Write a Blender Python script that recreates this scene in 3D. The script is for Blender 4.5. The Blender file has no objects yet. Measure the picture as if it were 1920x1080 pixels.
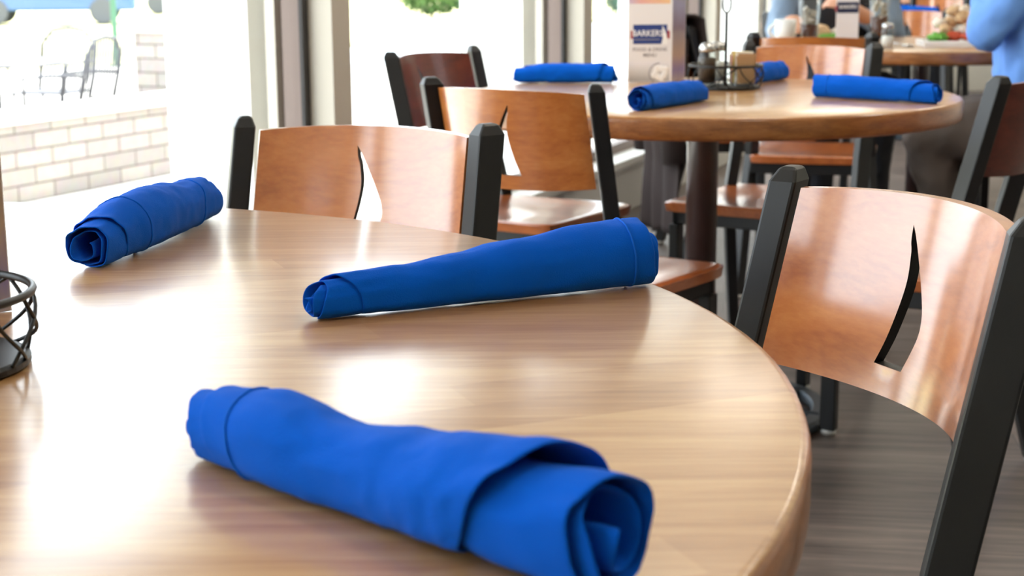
import bpy, bmesh, math, random
from mathutils import Vector, Matrix, noise
from mathutils.geometry import delaunay_2d_cdt
random.seed(7)
S = bpy.context.scene
COL = S.collection
PI = math.pi
rad = math.radians

# ------------------------------------------------------------------ camera
cam = bpy.data.objects.new('camera', bpy.data.cameras.new('camera'))
COL.objects.link(cam)
S.camera = cam
PITCH, ROLL, FPX = 0.2035, -0.0063, 2889.5
fwd = Vector((0, math.cos(PITCH), -math.sin(PITCH)))
r0 = Vector((1, 0, 0)); u0 = r0.cross(fwd)
rgt = math.cos(ROLL) * r0 + math.sin(ROLL) * u0
upv = -math.sin(ROLL) * r0 + math.cos(ROLL) * u0
M = Matrix((rgt, upv, -fwd)).transposed().to_4x4()
M.translation = Vector((0, 0, 1.0302))
cam.matrix_world = M
cam.data.sensor_width = 36
cam.data.lens = FPX / 1920 * 36
cam.data.clip_start = 0.05
cam.data.clip_end = 300
cam.data.dof.use_dof = True
cam.data.dof.focus_distance = 1.45
cam.data.dof.aperture_fstop = cam.data.lens / 5.0

# ------------------------------------------------------------------ exposure, sky, sun, added fill lights
S.view_settings.view_transform = 'Standard'
S.view_settings.look = 'None'
S.view_settings.gamma = 1
S.view_settings.use_curve_mapping = False
S.view_settings.exposure = 0.12
S.cycles.max_bounces = 10
S.cycles.transparent_max_bounces = 16
S.cycles.caustics_reflective = False
S.cycles.caustics_refractive = False
w = bpy.data.worlds.new('sky'); S.world = w; w.use_nodes = True
bg = w.node_tree.nodes['Background']
bg.inputs[0].default_value = (0.86, 0.93, 1.0, 1)
bg.inputs[1].default_value = 5.0
def light(name, kind, loc, energy, color=(1, 1, 1), size=1.0, rot=(0, 0, 0), size_y=None):
    l = bpy.data.lights.new(name, kind); l.energy = energy; l.color = color
    if kind == 'AREA':
        l.size = size
        if size_y: l.shape = 'RECTANGLE'; l.size_y = size_y
    o = bpy.data.objects.new(name, l); o.location = loc; o.rotation_euler = rot; COL.objects.link(o)
    return o
sun = light('sun', 'SUN', (0, 0, 20), 10.0, (1, 0.95, 0.86))
sun.data.angle = rad(0.6)
sun.rotation_euler = Vector((0.15, 0.45, 0.88)).to_track_quat('Z', 'Y').to_euler()
for lx, ly, en in ((1.2, 0.6, 15), (2.6, 3.4, 20), (0.9, 3.2, 15), (2.9, 6.6, 20), (2.2, 9.6, 18)):
    light('ceiling_fill', 'AREA', (lx, ly, 2.74), en, (1.0, 0.90, 0.76), 0.6)  # unseen fill lights added under the ceiling to brighten the interior

# ------------------------------------------------------------------ materials
def lin(c):
    return tuple(((v / 255) / 12.92 if v / 255 <= .04045 else ((v / 255 + .055) / 1.055) ** 2.4) for v in c) + (1,)
MATS = {}
def mat(name, rgb, rough=.5, metal=0, spec=.5, coat=0, coat_rough=.1, trans=0, ior=1.45, emit=None, sheen=0, bump=0, bump_scale=200, vary=0, vary_scale=8):
    if name in MATS: return MATS[name]
    m = bpy.data.materials.new(name); m.use_nodes = True
    nt = m.node_tree; b = nt.nodes['Principled BSDF']
    b.inputs['Base Color'].default_value = lin(rgb)
    b.inputs['Roughness'].default_value = rough
    b.inputs['Metallic'].default_value = metal
    b.inputs['Specular IOR Level'].default_value = spec
    b.inputs['Coat Weight'].default_value = coat
    b.inputs['Coat Roughness'].default_value = coat_rough
    b.inputs['Transmission Weight'].default_value = trans
    b.inputs['IOR'].default_value = ior
    b.inputs['Sheen Weight'].default_value = sheen
    tc = nt.nodes.new('ShaderNodeTexCoord')
    if vary:
        n = nt.nodes.new('ShaderNodeTexNoise'); n.inputs['Scale'].default_value = vary_scale; n.inputs['Detail'].default_value = 5
        nt.links.new(tc.outputs['Object'], n.inputs['Vector'])
        mx = nt.nodes.new('ShaderNodeMix'); mx.data_type = 'RGBA'
        c = lin(rgb)
        mx.inputs[6].default_value = tuple(v * (1 - vary) for v in c[:3]) + (1,)
        mx.inputs[7].default_value = tuple(min(1, v * (1 + vary)) for v in c[:3]) + (1,)
        nt.links.new(n.outputs['Fac'], mx.inputs[0]); nt.links.new(mx.outputs[2], b.inputs['Base Color'])
    if bump:
        n = nt.nodes.new('ShaderNodeTexNoise'); n.inputs['Scale'].default_value = bump_scale; n.inputs['Detail'].default_value = 3
        nt.links.new(tc.outputs['Object'], n.inputs['Vector'])
        bp = nt.nodes.new('ShaderNodeBump'); bp.inputs['Strength'].default_value = bump; bp.inputs['Distance'].default_value = .002
        nt.links.new(n.outputs['Fac'], bp.inputs['Height']); nt.links.new(bp.outputs[0], b.inputs['Normal'])
    MATS[name] = m
    return m

def wood(name, dark, mid, light_, rough=.3, coat=.3, coat_ior=1.6, coat_rough=.12, stretch=(1, 14, 14), scale=3.0, bump=.05, rot=0, staves=None):
    if name in MATS: return MATS[name]
    m = bpy.data.materials.new(name); m.use_nodes = True
    nt = m.node_tree; N = nt.nodes; L = nt.links
    b = N['Principled BSDF']
    b.inputs['Roughness'].default_value = rough
    b.inputs['Coat Weight'].default_value = coat
    b.inputs['Coat Roughness'].default_value = coat_rough
    b.inputs['Coat IOR'].default_value = coat_ior
    tc = N.new('ShaderNodeTexCoord')
    mp = N.new('ShaderNodeMapping'); mp.inputs['Scale'].default_value = stretch; mp.inputs['Rotation'].default_value = (0, 0, rot)
    L.new(tc.outputs['Object'], mp.inputs['Vector'])
    n1 = N.new('ShaderNodeTexNoise'); n1.inputs['Scale'].default_value = scale; n1.inputs['Detail'].default_value = 8; n1.inputs['Roughness'].default_value = .62; n1.inputs['Distortion'].default_value = .6
    L.new(mp.outputs[0], n1.inputs['Vector'])
    fac = n1.outputs['Fac']
    n2 = N.new('ShaderNodeTexNoise'); n2.inputs['Scale'].default_value = scale * 9; n2.inputs['Detail'].default_value = 4
    L.new(mp.outputs[0], n2.inputs['Vector'])
    ma = N.new('ShaderNodeMath'); ma.operation = 'MULTIPLY_ADD'; ma.inputs[1].default_value = .35
    L.new(n2.outputs['Fac'], ma.inputs[0]); L.new(fac, ma.inputs[2])
    fac = ma.outputs[0]
    if staves:
        mp2 = N.new('ShaderNodeMapping'); mp2.inputs['Rotation'].default_value = (0, 0, rot)
        L.new(tc.outputs['Object'], mp2.inputs['Vector'])
        br = N.new('ShaderNodeTexBrick'); br.inputs['Scale'].default_value = 1; br.inputs['Brick Width'].default_value = staves[0]; br.inputs['Row Height'].default_value = staves[1]
        br.inputs['Mortar Size'].default_value = 0.0; br.inputs['Color1'].default_value = (0, 0, 0, 1); br.inputs['Color2'].default_value = (1, 1, 1, 1); br.inputs['Mortar'].default_value = (.2, .2, .2, 1)
        br.offset = .37
        L.new(mp2.outputs[0], br.inputs['Vector'])
        m2 = N.new('ShaderNodeMath'); m2.operation = 'MULTIPLY_ADD'; m2.inputs[1].default_value = staves[2]
        L.new(br.outputs['Color'], m2.inputs[0]); L.new(fac, m2.inputs[2])
        fac = m2.outputs[0]
    cr = N.new('ShaderNodeValToRGB'); e = cr.color_ramp.elements
    lo, hi = (.42, .95) if not staves else (.42, .95 + staves[2])
    e[0].position = lo; e[0].color = lin(dark); e[1].position = min(1, hi); e[1].color = lin(light_)
    k = cr.color_ramp.elements.new((lo + min(1, hi)) / 2); k.color = lin(mid)
    L.new(fac, cr.inputs['Fac']); L.new(cr.outputs[0], b.inputs['Base Color'])
    if bump:
        bp = N.new('ShaderNodeBump'); bp.inputs['Strength'].default_value = bump; bp.inputs['Distance'].default_value = .002
        L.new(fac, bp.inputs['Height']); L.new(bp.outputs[0], b.inputs['Normal'])
    MATS[name] = m
    return m

def pane_mat(name='window_glass', ior=1.2):
    m = bpy.data.materials.new(name); m.use_nodes = True
    nt = m.node_tree; N = nt.nodes; L = nt.links
    N.remove(N['Principled BSDF'])
    t = N.new('ShaderNodeBsdfTransparent'); t.inputs[0].default_value = (.97, .985, .98, 1)
    g = N.new('ShaderNodeBsdfGlossy'); g.inputs['Roughness'].default_value = .02
    f = N.new('ShaderNodeFresnel'); f.inputs[0].default_value = ior
    mx = N.new('ShaderNodeMixShader')
    ge = N.new('ShaderNodeNewGeometry'); iv = N.new('ShaderNodeMath'); iv.operation = 'SUBTRACT'; iv.inputs[0].default_value = 1; L.new(ge.outputs['Backfacing'], iv.inputs[1])
    mu = N.new('ShaderNodeMath'); mu.operation = 'MULTIPLY'; L.new(f.outputs[0], mu.inputs[0]); L.new(iv.outputs[0], mu.inputs[1])
    L.new(mu.outputs[0], mx.inputs[0]); L.new(t.outputs[0], mx.inputs[1]); L.new(g.outputs[0], mx.inputs[2])
    L.new(mx.outputs[0], N['Material Output'].inputs[0])
    return m

M_TABLE = wood('table_oak', (142, 92, 48), (178, 130, 80), (206, 164, 112), rough=.36, coat=.9, coat_rough=.2, stretch=(1.1, 24, 24), scale=2.2, bump=.04, rot=rad(-22), staves=(.9, .052, .22))
M_EDGE = wood('table_edge_oak', (112, 64, 28), (150, 94, 46), (180, 120, 68), rough=.35, coat=.4, stretch=(6, 6, 30), scale=2.5, bump=.04)
M_CHAIR = wood('chair_cherry', (158, 82, 30), (192, 112, 50), (210, 136, 70), rough=.3, coat=1.0, coat_rough=.15, coat_ior=1.85, stretch=(2, 9, 9), scale=2.0, bump=.02)
M_SEAT = wood('seat_cherry', (140, 70, 30), (172, 92, 44), (192, 116, 62), rough=.3, coat=.9, coat_rough=.18, stretch=(9, 2, 9), scale=2.0, bump=.02)
M_SHADECHAIR = wood('chair_cherry_shaded', (70, 20, 12), (96, 32, 18), (116, 46, 28), rough=.3, coat=.5, coat_rough=.12, stretch=(2, 9, 9), scale=2.0, bump=.02)  # same cherry wood as the other chairs, its shade put into the colour
M_BLACK = mat('black_frame', (24, 24, 26), rough=.42, spec=.5)
M_SLOT = mat('slot_edge_black', (10, 9, 9), rough=.5)
M_GLIDE = mat('glide_plastic', (190, 190, 188), rough=.25)
M_NAP = mat('napkin_cloth', (0, 86, 196), rough=.9, spec=.1, sheen=.04, bump=.35, bump_scale=900, vary=.1, vary_scale=20)
M_HEM = mat('napkin_hem', (14, 96, 204), rough=.85, spec=.2)
M_WIRE = mat('black_wire', (16, 16, 18), rough=.38)
M_CHROME = mat('steel_lid', (190, 190, 190), rough=.22, metal=1)
M_PEDESTAL = mat('bronze_pedestal', (62, 40, 36), rough=.3, spec=.6, coat=.3)
M_CAST = mat('cast_iron', (58, 66, 74), rough=.45, metal=.6)
M_WALL = mat('wall_paint', (214, 208, 196), rough=.7, bump=.05, bump_scale=80)
M_COLUMN = mat('column_paint', (196, 190, 178), rough=.65)
M_CEIL = mat('ceiling_paint', (226, 222, 214), rough=.8)
M_SILL = mat('sill_paint', (224, 224, 220), rough=.5)
M_MULL = mat('mullion_bronze', (122, 106, 100), rough=.45, spec=.4)
M_GASK = mat('gasket', (52, 50, 50), rough=.6)
M_STUCCO = mat('white_stucco', (244, 244, 242), rough=.8, bump=.1, bump_scale=60)
M_PANE = pane_mat()
M_GLASS = pane_mat('clear_glass', 1.5)

def brickmat(name, c1, c2, mortar, w_, h_, ms, rough=.8):
    m = bpy.data.materials.new(name); m.use_nodes = True
    nt = m.node_tree; N = nt.nodes; L = nt.links; b = N['Principled BSDF']; b.inputs['Roughness'].default_value = rough
    tc = N.new('ShaderNodeTexCoord'); br = N.new('ShaderNodeTexBrick')
    br.inputs['Scale'].default_value = 1; br.inputs['Brick Width'].default_value = w_; br.inputs['Row Height'].default_value = h_
    br.inputs['Mortar Size'].default_value = ms; br.inputs['Mortar Smooth'].default_value = .3
    br.inputs['Color1'].default_value = lin(c1); br.inputs['Color2'].default_value = lin(c2); br.inputs['Mortar'].default_value = lin(mortar)
    L.new(tc.outputs['UV'], br.inputs['Vector'])
    n = N.new('ShaderNodeTexNoise'); n.inputs['Scale'].default_value = 18; n.inputs['Detail'].default_value = 6
    L.new(tc.outputs['Object'], n.inputs['Vector'])
    mx = N.new('ShaderNodeMix'); mx.data_type = 'RGBA'; mx.blend_type = 'MULTIPLY'; mx.inputs[0].default_value = .3
    L.new(br.outputs['Color'], mx.inputs[6]); L.new(n.outputs['Color'], mx.inputs[7]); L.new(mx.outputs[2], b.inputs['Base Color'])
    bp = N.new('ShaderNodeBump'); bp.inputs['Strength'].default_value = .6; bp.inputs['Distance'].default_value = .02; bp.invert = True
    L.new(br.outputs['Fac'], bp.inputs['Height']); L.new(bp.outputs[0], b.inputs['Normal'])
    return m

def floormat():
    m = bpy.data.materials.new('floor_planks'); m.use_nodes = True
    nt = m.node_tree; N = nt.nodes; L = nt.links; b = N['Principled BSDF']
    b.inputs['Roughness'].default_value = .38; b.inputs['Specular IOR Level'].default_value = .45
    tc = N.new('ShaderNodeTexCoord')
    mp = N.new('ShaderNodeMapping'); mp.inputs['Rotation'].default_value = (0, 0, rad(8)); L.new(tc.outputs['Object'], mp.inputs['Vector'])
    br = N.new('ShaderNodeTexBrick'); br.offset = .41
    br.inputs['Scale'].default_value = 1; br.inputs['Brick Width'].default_value = 1.1; br.inputs['Row Height'].default_value = .15; br.inputs['Mortar Size'].default_value = .0012
    br.inputs['Color1'].default_value = (0, 0, 0, 1); br.inputs['Color2'].default_value = (1, 1, 1, 1); br.inputs['Mortar'].default_value = (0, 0, 0, 1)
    L.new(mp.outputs[0], br.inputs['Vector'])
    mp2 = N.new('ShaderNodeMapping'); mp2.inputs['Scale'].default_value = (1.2, 16, 1); L.new(mp.outputs[0], mp2.inputs['Vector'])
    n = N.new('ShaderNodeTexNoise'); n.inputs['Scale'].default_value = 2.4; n.inputs['Detail'].default_value = 8; n.inputs['Roughness'].default_value = .65
    L.new(mp2.outputs[0], n.inputs['Vector'])
    ma = N.new('ShaderNodeMath'); ma.operation = 'MULTIPLY_ADD'; ma.inputs[1].default_value = .22
    L.new(br.outputs['Color'], ma.inputs[0]); L.new(n.outputs['Fac'], ma.inputs[2])
    cr = N.new('ShaderNodeValToRGB'); e = cr.color_ramp.elements
    e[0].position = .35; e[0].color = lin((60, 52, 50)); e[1].position = .95; e[1].color = lin((138, 124, 116))
    k = e.new(.62); k.color = lin((100, 90, 85))
    L.new(ma.outputs[0], cr.inputs['Fac'])
    mx = N.new('ShaderNodeMix'); mx.data_type = 'RGBA'; mx.inputs[7].default_value = lin((30, 26, 25))
    L.new(br.outputs['Fac'], mx.inputs[0]); L.new(cr.outputs[0], mx.inputs[6]); L.new(mx.outputs[2], b.inputs['Base Color'])
    bp = N.new('ShaderNodeBump'); bp.inputs['Strength'].default_value = .12; bp.inputs['Distance'].default_value = .003
    L.new(ma.outputs[0], bp.inputs['Height']); L.new(bp.outputs[0], b.inputs['Normal'])
    return m

# ------------------------------------------------------------------ mesh helpers
def obj(name, bm, m, parent=None, smooth=False, mats=None, loc=None, rotz=0, bevel=0, recalc=True):
    if recalc: bmesh.ops.recalc_face_normals(bm, faces=bm.faces)
    me = bpy.data.meshes.new(name); bm.to_mesh(me); bm.free()
    for x in (mats or [m]): me.materials.append(x)
    if smooth:
        for p in me.polygons: p.use_smooth = True
    o = bpy.data.objects.new(name, me); COL.objects.link(o)
    if parent: o.parent = parent
    if loc: o.location = loc
    if rotz: o.rotation_euler = (0, 0, rotz)
    if bevel:
        b = o.modifiers.new('bevel', 'BEVEL'); b.width = bevel; b.segments = 2; b.limit_method = 'ANGLE'; b.angle_limit = rad(40)
    return o
def thing(name, label, cat, loc=(0, 0, 0), rotz=0, group=None):
    o = bpy.data.objects.new(name, None); COL.objects.link(o)
    o.empty_display_size = .1
    o.location = loc; o.rotation_euler = (0, 0, rotz)
    return tag(o, label, cat, group)
def tag(o, label, cat, group=None):
    o['label'] = label; o['category'] = cat
    if group: o['group'] = group
    return o
def struct(o):
    o['kind'] = 'structure'; return o
def dup(root, loc, rotz, label, group=None):
    r = root.copy(); COL.objects.link(r); r.location = loc; r.rotation_euler = (0, 0, rotz); r['label'] = label
    if group: r['group'] = group
    for ch in list(root.children):
        c = ch.copy(); COL.objects.link(c); c.parent = r
        for g in ch.children:
            d = g.copy(); COL.objects.link(d); d.parent = c
    return r
def box(bm, x0, x1, y0, y1, z0, z1, M_=None):
    vs = [bm.verts.new((x, y, z)) for z in (z0, z1) for y in (y0, y1) for x in (x0, x1)]
    if M_ is not None:
        for v in vs: v.co = M_ @ v.co
    for f in ((0, 2, 3, 1), (4, 5, 7, 6), (0, 1, 5, 4), (2, 6, 7, 3), (0, 4, 6, 2), (1, 3, 7, 5)):
        bm.faces.new([vs[i] for i in f])
    return vs
def bxo(name, dims, m, parent=None, **k):
    bm = bmesh.new(); box(bm, *dims); return obj(name, bm, m, parent, **k)
def lathe(bm, prof, n=48, center=(0, 0, 0), cap=True):
    rings = []
    for r, z in prof:
        rings.append([bm.verts.new((center[0] + r * math.cos(2 * PI * i / n), center[1] + r * math.sin(2 * PI * i / n), center[2] + z)) for i in range(n)])
    for a, b in zip(rings, rings[1:]):
        for i in range(n):
            bm.faces.new((a[i], a[(i + 1) % n], b[(i + 1) % n], b[i]))
    if cap:
        if prof[0][0] > 1e-5: bm.faces.new(rings[0][::-1])
        if prof[-1][0] > 1e-5: bm.faces.new(rings[-1])
    return rings
def tube(bm, pts, r, n=8, closed=False, radii=None):
    pts = [Vector(p) for p in pts]; N = len(pts); rings = []
    up = Vector((0, 0, 1)); prev = None
    for i, p in enumerate(pts):
        if closed: t = pts[(i + 1) % N] - pts[i - 1]
        else: t = pts[min(i + 1, N - 1)] - pts[max(i - 1, 0)]
        t.normalize()
        if prev is None:
            a = t.cross(up)
            if a.length < .05: a = t.cross(Vector((1, 0, 0)))
            a.normalize()
        else:
            a = prev - t * prev.dot(t); a.normalize()
        prev = a; b = t.cross(a)
        rr = radii[i] if radii else r
        rings.append([bm.verts.new(p + rr * (math.cos(2 * PI * k / n) * a + math.sin(2 * PI * k / n) * b)) for k in range(n)])
    for i in range(N if closed else N - 1):
        A, B = rings[i], rings[(i + 1) % N]
        for k in range(n):
            bm.faces.new((A[k], A[(k + 1) % n], B[(k + 1) % n], B[k]))
    if not closed:
        bm.faces.new(rings[0][::-1]); bm.faces.new(rings[-1])

# ------------------------------------------------------------------ the room
struct(bxo('wall_right', (5.6, 5.75, -4, 14, 0, 2.8), M_WALL))
struct(bxo('wall_back', (-3.55, 5.6, -3.5, -3.35, 0, 2.8), M_WALL))
struct(bxo('wall_far', (2.6, 5.6, 13.2, 13.35, 0, 2.8), M_WALL))
WO = Vector((-.48, 4.2, 0)); WA = math.atan2(.928, .3726); BAY = 2.06
# local frame of the window wall: x along the wall away from the camera, y outdoors
def W(x, y, z=0):
    return Vector((WO.x + math.cos(WA) * x - math.sin(WA) * y, WO.y + math.sin(WA) * x + math.cos(WA) * y, z))
x0w, x1w = -4 * BAY, 5 * BAY
def slab(name, off, z0, z1, m):
    a, b = W(x0w, off), W(x1w, off)
    pts = [(a.x, a.y), (5.75, a.y), (5.75, b.y), (b.x, b.y)]
    bm = bmesh.new(); lo = [bm.verts.new((x, y, z0)) for x, y in pts]; hi = [bm.verts.new((x, y, z1)) for x, y in pts]
    bm.faces.new(lo[::-1]); bm.faces.new(hi)
    for i in range(4): bm.faces.new((lo[i], lo[(i + 1) % 4], hi[(i + 1) % 4], hi[i]))
    return struct(obj(name, bm, m))
slab('floor', .0, -.12, 0, floormat())
slab('ceiling', .25, 2.8, 2.95, M_CEIL)
struct(bxo('wall_left', (x0w, x1w, .0, .2, 0, .2), M_SILL, loc=WO, rotz=WA))
struct(bxo('trim_1', (x0w, x1w, -.03, .24, .2, .235), M_SILL, loc=WO, rotz=WA, bevel=.005))
struct(bxo('trim_2', (x0w, x1w, .0, .3, 2.42, 2.8), M_WALL, loc=WO, rotz=WA))
for i, k in enumerate(range(-4, 6)):
    x = k * BAY
    struct(bxo('trim_%d' % (10 + i), (x, x + .106, 0, .072, .235, 2.42), M_COLUMN, loc=WO, rotz=WA))
    struct(bxo('trim_%d' % (30 + i), (x - .02, x + .126, .25, .52, -.3, 2.6), M_STUCCO, loc=WO, rotz=WA))
    if k < 5:
        fr = bmesh.new()
        a, b_ = x + .03, x + BAY + .03
        box(fr, a + .05, b_ - .05, .085, .14, .235, .275); box(fr, a + .05, b_ - .05, .085, .14, 2.38, 2.42)
        box(fr, a, a + .055, .085, .14, .235, 2.42); box(fr, b_ - .055, b_, .085, .14, .235, 2.42)
        f = struct(obj('window_%d' % (i + 1), fr, M_MULL, loc=WO, rotz=WA))
        g = bmesh.new(); box(g, a, b_, .072, .085, .235, 2.42)
        for v in [v for v in g.verts]: pass
        bmesh.ops.delete(g, geom=list(g.verts), context='VERTS')
        box(g, a + .0, a + .06, .0735, .0845, .235, 2.42); box(g, b_ - .06, b_, .0735, .0845, .235, 2.42)
        obj('gasket', g, M_GASK, f)
        bxo('pane', (a + .05, b_ - .05, .108, .114, .27, 2.385), M_PANE, f)
        g = bmesh.new(); box(g, a + .0, a + .05, .165, .195, .235, 2.42); box(g, b_ - .05, b_, .165, .195, .235, 2.42)
        obj('outer_stop', g, M_COLUMN, f)

# ------------------------------------------------------------------ tables
def tabletop(bm, R, th):
    n = 128
    prof = [(0, -th), (R - .006, -th), (R - .001, -th + .004), (R, -th + .010), (R, -.008), (R - .0025, -.002), (R - .008, 0), (R * .5, 0), (0, 0)]
    rings = []
    for r, z in prof:
        if r == 0: rings.append([bm.verts.new((0, 0, z))])
        else: rings.append([bm.verts.new((r * math.cos(2 * PI * i / n), r * math.sin(2 * PI * i / n), z)) for i in range(n)])
    for q, (a, b) in enumerate(zip(rings, rings[1:])):
        for i in range(n):
            j = (i + 1) % n
            if len(a) == 1: f = bm.faces.new((a[0], b[j], b[i]))
            elif len(b) == 1: f = bm.faces.new((a[i], a[j], b[0]))
            else: f = bm.faces.new((a[i], a[j], b[j], b[i]))
            f.material_index = 0 if q >= 5 else 1
            f.smooth = True
def round_table(cx, cy, R, label, rz=0, th=.0467, zt=.75):
    t = thing('round_table', label, 'table', (cx, cy, 0), rz, 'round restaurant tables')
    bm = bmesh.new(); tabletop(bm, R, th)
    obj('table_top', bm, None, t, mats=[M_TABLE, M_EDGE], loc=(0, 0, zt))
    bm = bmesh.new(); lathe(bm, [(.036, .05), (.036, zt - th - .02), (.036, zt - th - .012)], 40)
    obj('pedestal', bm, M_PEDESTAL, t, smooth=True)
    bm = bmesh.new(); lathe(bm, [(.14, zt - th - .012), (.14, zt - th - .0005)], 40)
    obj('mounting_plate', bm, M_CAST, t)
    # cast base: ring, spokes, pierced
    bm = bmesh.new()
    RB = .31
    ringp = [(RB - .045, .006), (RB, .006), (RB, .018), (RB - .01, .026), (RB - .04, .028), (RB - .045, .02)]
    n = 64
    rings = [[bm.verts.new((r * math.cos(2 * PI * i / n), r * math.sin(2 * PI * i / n), z)) for i in range(n)] for r, z in ringp]
    for q in range(len(rings)):
        a, b = rings[q], rings[(q + 1) % len(rings)]
        for i in range(n): bm.faces.new((a[i], a[(i + 1) % n], b[(i + 1) % n], b[i]))
    for k in range(8):
        an = 2 * PI * k / 8
        tube(bm, [(.05 * math.cos(an), .05 * math.sin(an), .045), (.15 * math.cos(an), .15 * math.sin(an), .033), ((RB - .02) * math.cos(an), (RB - .02) * math.sin(an), .018)], .012, 8)
    lp = [(.17 + .0, .0)]
    ring2 = [((.165) * math.cos(2 * PI * i / 40), (.165) * math.sin(2 * PI * i / 40), .028) for i in range(40)]
    tube(bm, ring2, .011, 8, closed=True)
    lathe(bm, [(.085, .022), (.085, .04), (.06, .055), (.045, .06)], 40)
    obj('base', bm, M_CAST, t, smooth=False)
    for k in range(4):
        an = 2 * PI * (k + .5) / 4
        bm = bmesh.new(); lathe(bm, [(.02, 0), (.02, .012)], 16, center=((RB - .02) * math.cos(an), (RB - .02) * math.sin(an), 0))
        obj('glide', bm, M_GLIDE, t)
    return t
T1 = (-.667, 1.0535); T2 = (.44, 3.53); T3 = (1.55, 5.88); T4 = (2.55, 9.6)
round_table(*T1, .863, 'large round oak table in the foreground, three rolled blue napkins on it')
round_table(*T2, .57, 'second round oak table with four rolled napkins and a tent menu on it', rz=rad(20))
round_table(*T3, .62, 'round table with drinks and plates where the person in the light blue shirt sits', rz=rad(-10))
round_table(*T4, .6, 'farthest round table at the top right with a blue napkin on it', rz=rad(40))

# ------------------------------------------------------------------ chairs
WP, ZT, ZB, RK, TOE = .1551, .8193, .6492, .2435, rad(35)
RC = WP / math.sin(TOE)
def panel_bm():
    bm = bmesh.new()
    out = []
    nx, nv = 40, 16
    crown = lambda x: 1 - (x / WP) ** 2
    ztop = lambda x: ZT + .006 * crown(x)
    zbot = lambda x: ZB - .006 * crown(x)
    P2 = []
    for i in range(nx + 1): P2.append((-WP + 2 * WP * i / nx, 0))
    for j in range(1, nv + 1): P2.append((WP, j / nv))
    for i in range(1, nx + 1): P2.append((WP - 2 * WP * i / nx, 1))
    for j in range(1, nv): P2.append((-WP, 1 - j / nv))
    nb = len(P2)
    key_r = [(0.032, 0.145), (0.023, 0.305), (0.016, 0.545), (0.019, 0.705), (0.023, 0.775), (0.025, 0.855)]
    key_l = [(0.019, 0.805), (0.007, 0.685), (-0.009, 0.515), (-0.016, 0.415), (-0.016, 0.315), (-0.005, 0.145)]
    def cr(keys, n=6):
        res = []
        for i in range(len(keys) - 1):
            p0 = keys[max(i - 1, 0)]; p1 = keys[i]; p2 = keys[i + 1]; p3 = keys[min(i + 2, len(keys) - 1)]
            for q in range(n):
                t = q / n
                f = lambda a, b, c, d: .5 * (2 * b + (c - a) * t + (2 * a - 5 * b + 4 * c - d) * t * t + (-a + 3 * b - 3 * c + d) * t ** 3)
                res.append((f(p0[0], p1[0], p2[0], p3[0]), f(p0[1], p1[1], p2[1], p3[1])))
        return res
    hole = cr(key_r) + cr([key_r[-1]] + key_l) + [key_l[-1]]
    hole_n = len(hole)
    sc = .17
    V = [Vector((x, v * sc)) for x, v in P2 + hole]
    def inside(p, poly):
        c = False
        for i in range(len(poly)):
            a = poly[i]; b = poly[i - 1]
            if (a[1] > p[1]) != (b[1] > p[1]) and p[0] < (b[0] - a[0]) * (p[1] - a[1]) / (b[1] - a[1]) + a[0]: c = not c
        return c
    hp = [(x, v * sc) for x, v in hole]
    for i in range(1, nx):
        for j in range(1, nv):
            p = (-WP + 2 * WP * i / nx, sc * j / nv)
            if inside(p, hp): continue
            if min((p[0] - q[0]) ** 2 + (p[1] - q[1]) ** 2 for q in hp) < .0045 ** 2: continue
            V.append(Vector(p))
    E = [(i, (i + 1) % nb) for i in range(nb)] + [(nb + i, nb + (i + 1) % hole_n) for i in range(hole_n)]
    vs, es, fs, ov, _, _ = delaunay_2d_cdt(V, E, [], 0, 1e-6)
    def pos(p, side):
        x, v = p[0], p[1] / sc
        z = zbot(x) + (ztop(x) - zbot(x)) * v
        a = x / WP * TOE
        r = RC + (-.006 if side else .006)
        return Vector((r * math.sin(a), -RK * (z - .45) - (r * math.cos(a) - RC * math.cos(TOE)), z))
    fr = [bm.verts.new(pos(p, 1)) for p in vs]; bk = [bm.verts.new(pos(p, 0)) for p in vs]
    cnt = {}
    for f in fs:
        c = ((vs[f[0]][0] + vs[f[1]][0] + vs[f[2]][0]) / 3, (vs[f[0]][1] + vs[f[1]][1] + vs[f[2]][1]) / 3)
        if inside(c, hp): continue
        try:
            a = bm.faces.new([fr[i] for i in f]); b = bm.faces.new([bk[i] for i in reversed(f)])
            a.smooth = b.smooth = True
        except ValueError: continue
        for q in range(3):
            e = (f[q], f[(q + 1) % 3]); cnt[tuple(sorted(e))] = cnt.get(tuple(sorted(e)), 0) + 1
    for (i, j), n in cnt.items():
        if n == 1:
            f = bm.faces.new([bm.verts.new(v.co) for v in (fr[i], fr[j], bk[j], bk[i])])
            mid = ((vs[i][0] + vs[j][0]) / 2, (vs[i][1] + vs[j][1]) / 2)
            onb = abs(abs(mid[0]) - WP) < 1e-4 or mid[1] < 1e-4 or mid[1] > sc - 1e-4
            f.material_index = 0 if onb else 1
    return bm
def bar(bm, secs, wx, wy, ang):
    """square tube through (x,y,z) stations, section turned by ang about z"""
    ca, sa = math.cos(ang), math.sin(ang); rings = []
    for (x, y, z, k) in secs:
        rings.append([bm.verts.new((x + (ca * a * wx * k - sa * b * wy * k), y + (sa * a * wx * k + ca * b * wy * k), z)) for a, b in ((-.5, -.5), (.5, -.5), (.5, .5), (-.5, .5))])
    for a, b in zip(rings, rings[1:]):
        for i in range(4): bm.faces.new((a[i], a[(i + 1) % 4], b[(i + 1) % 4], b[i]))
    bm.faces.new(rings[0][::-1]); bm.faces.new(rings[-1])
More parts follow.
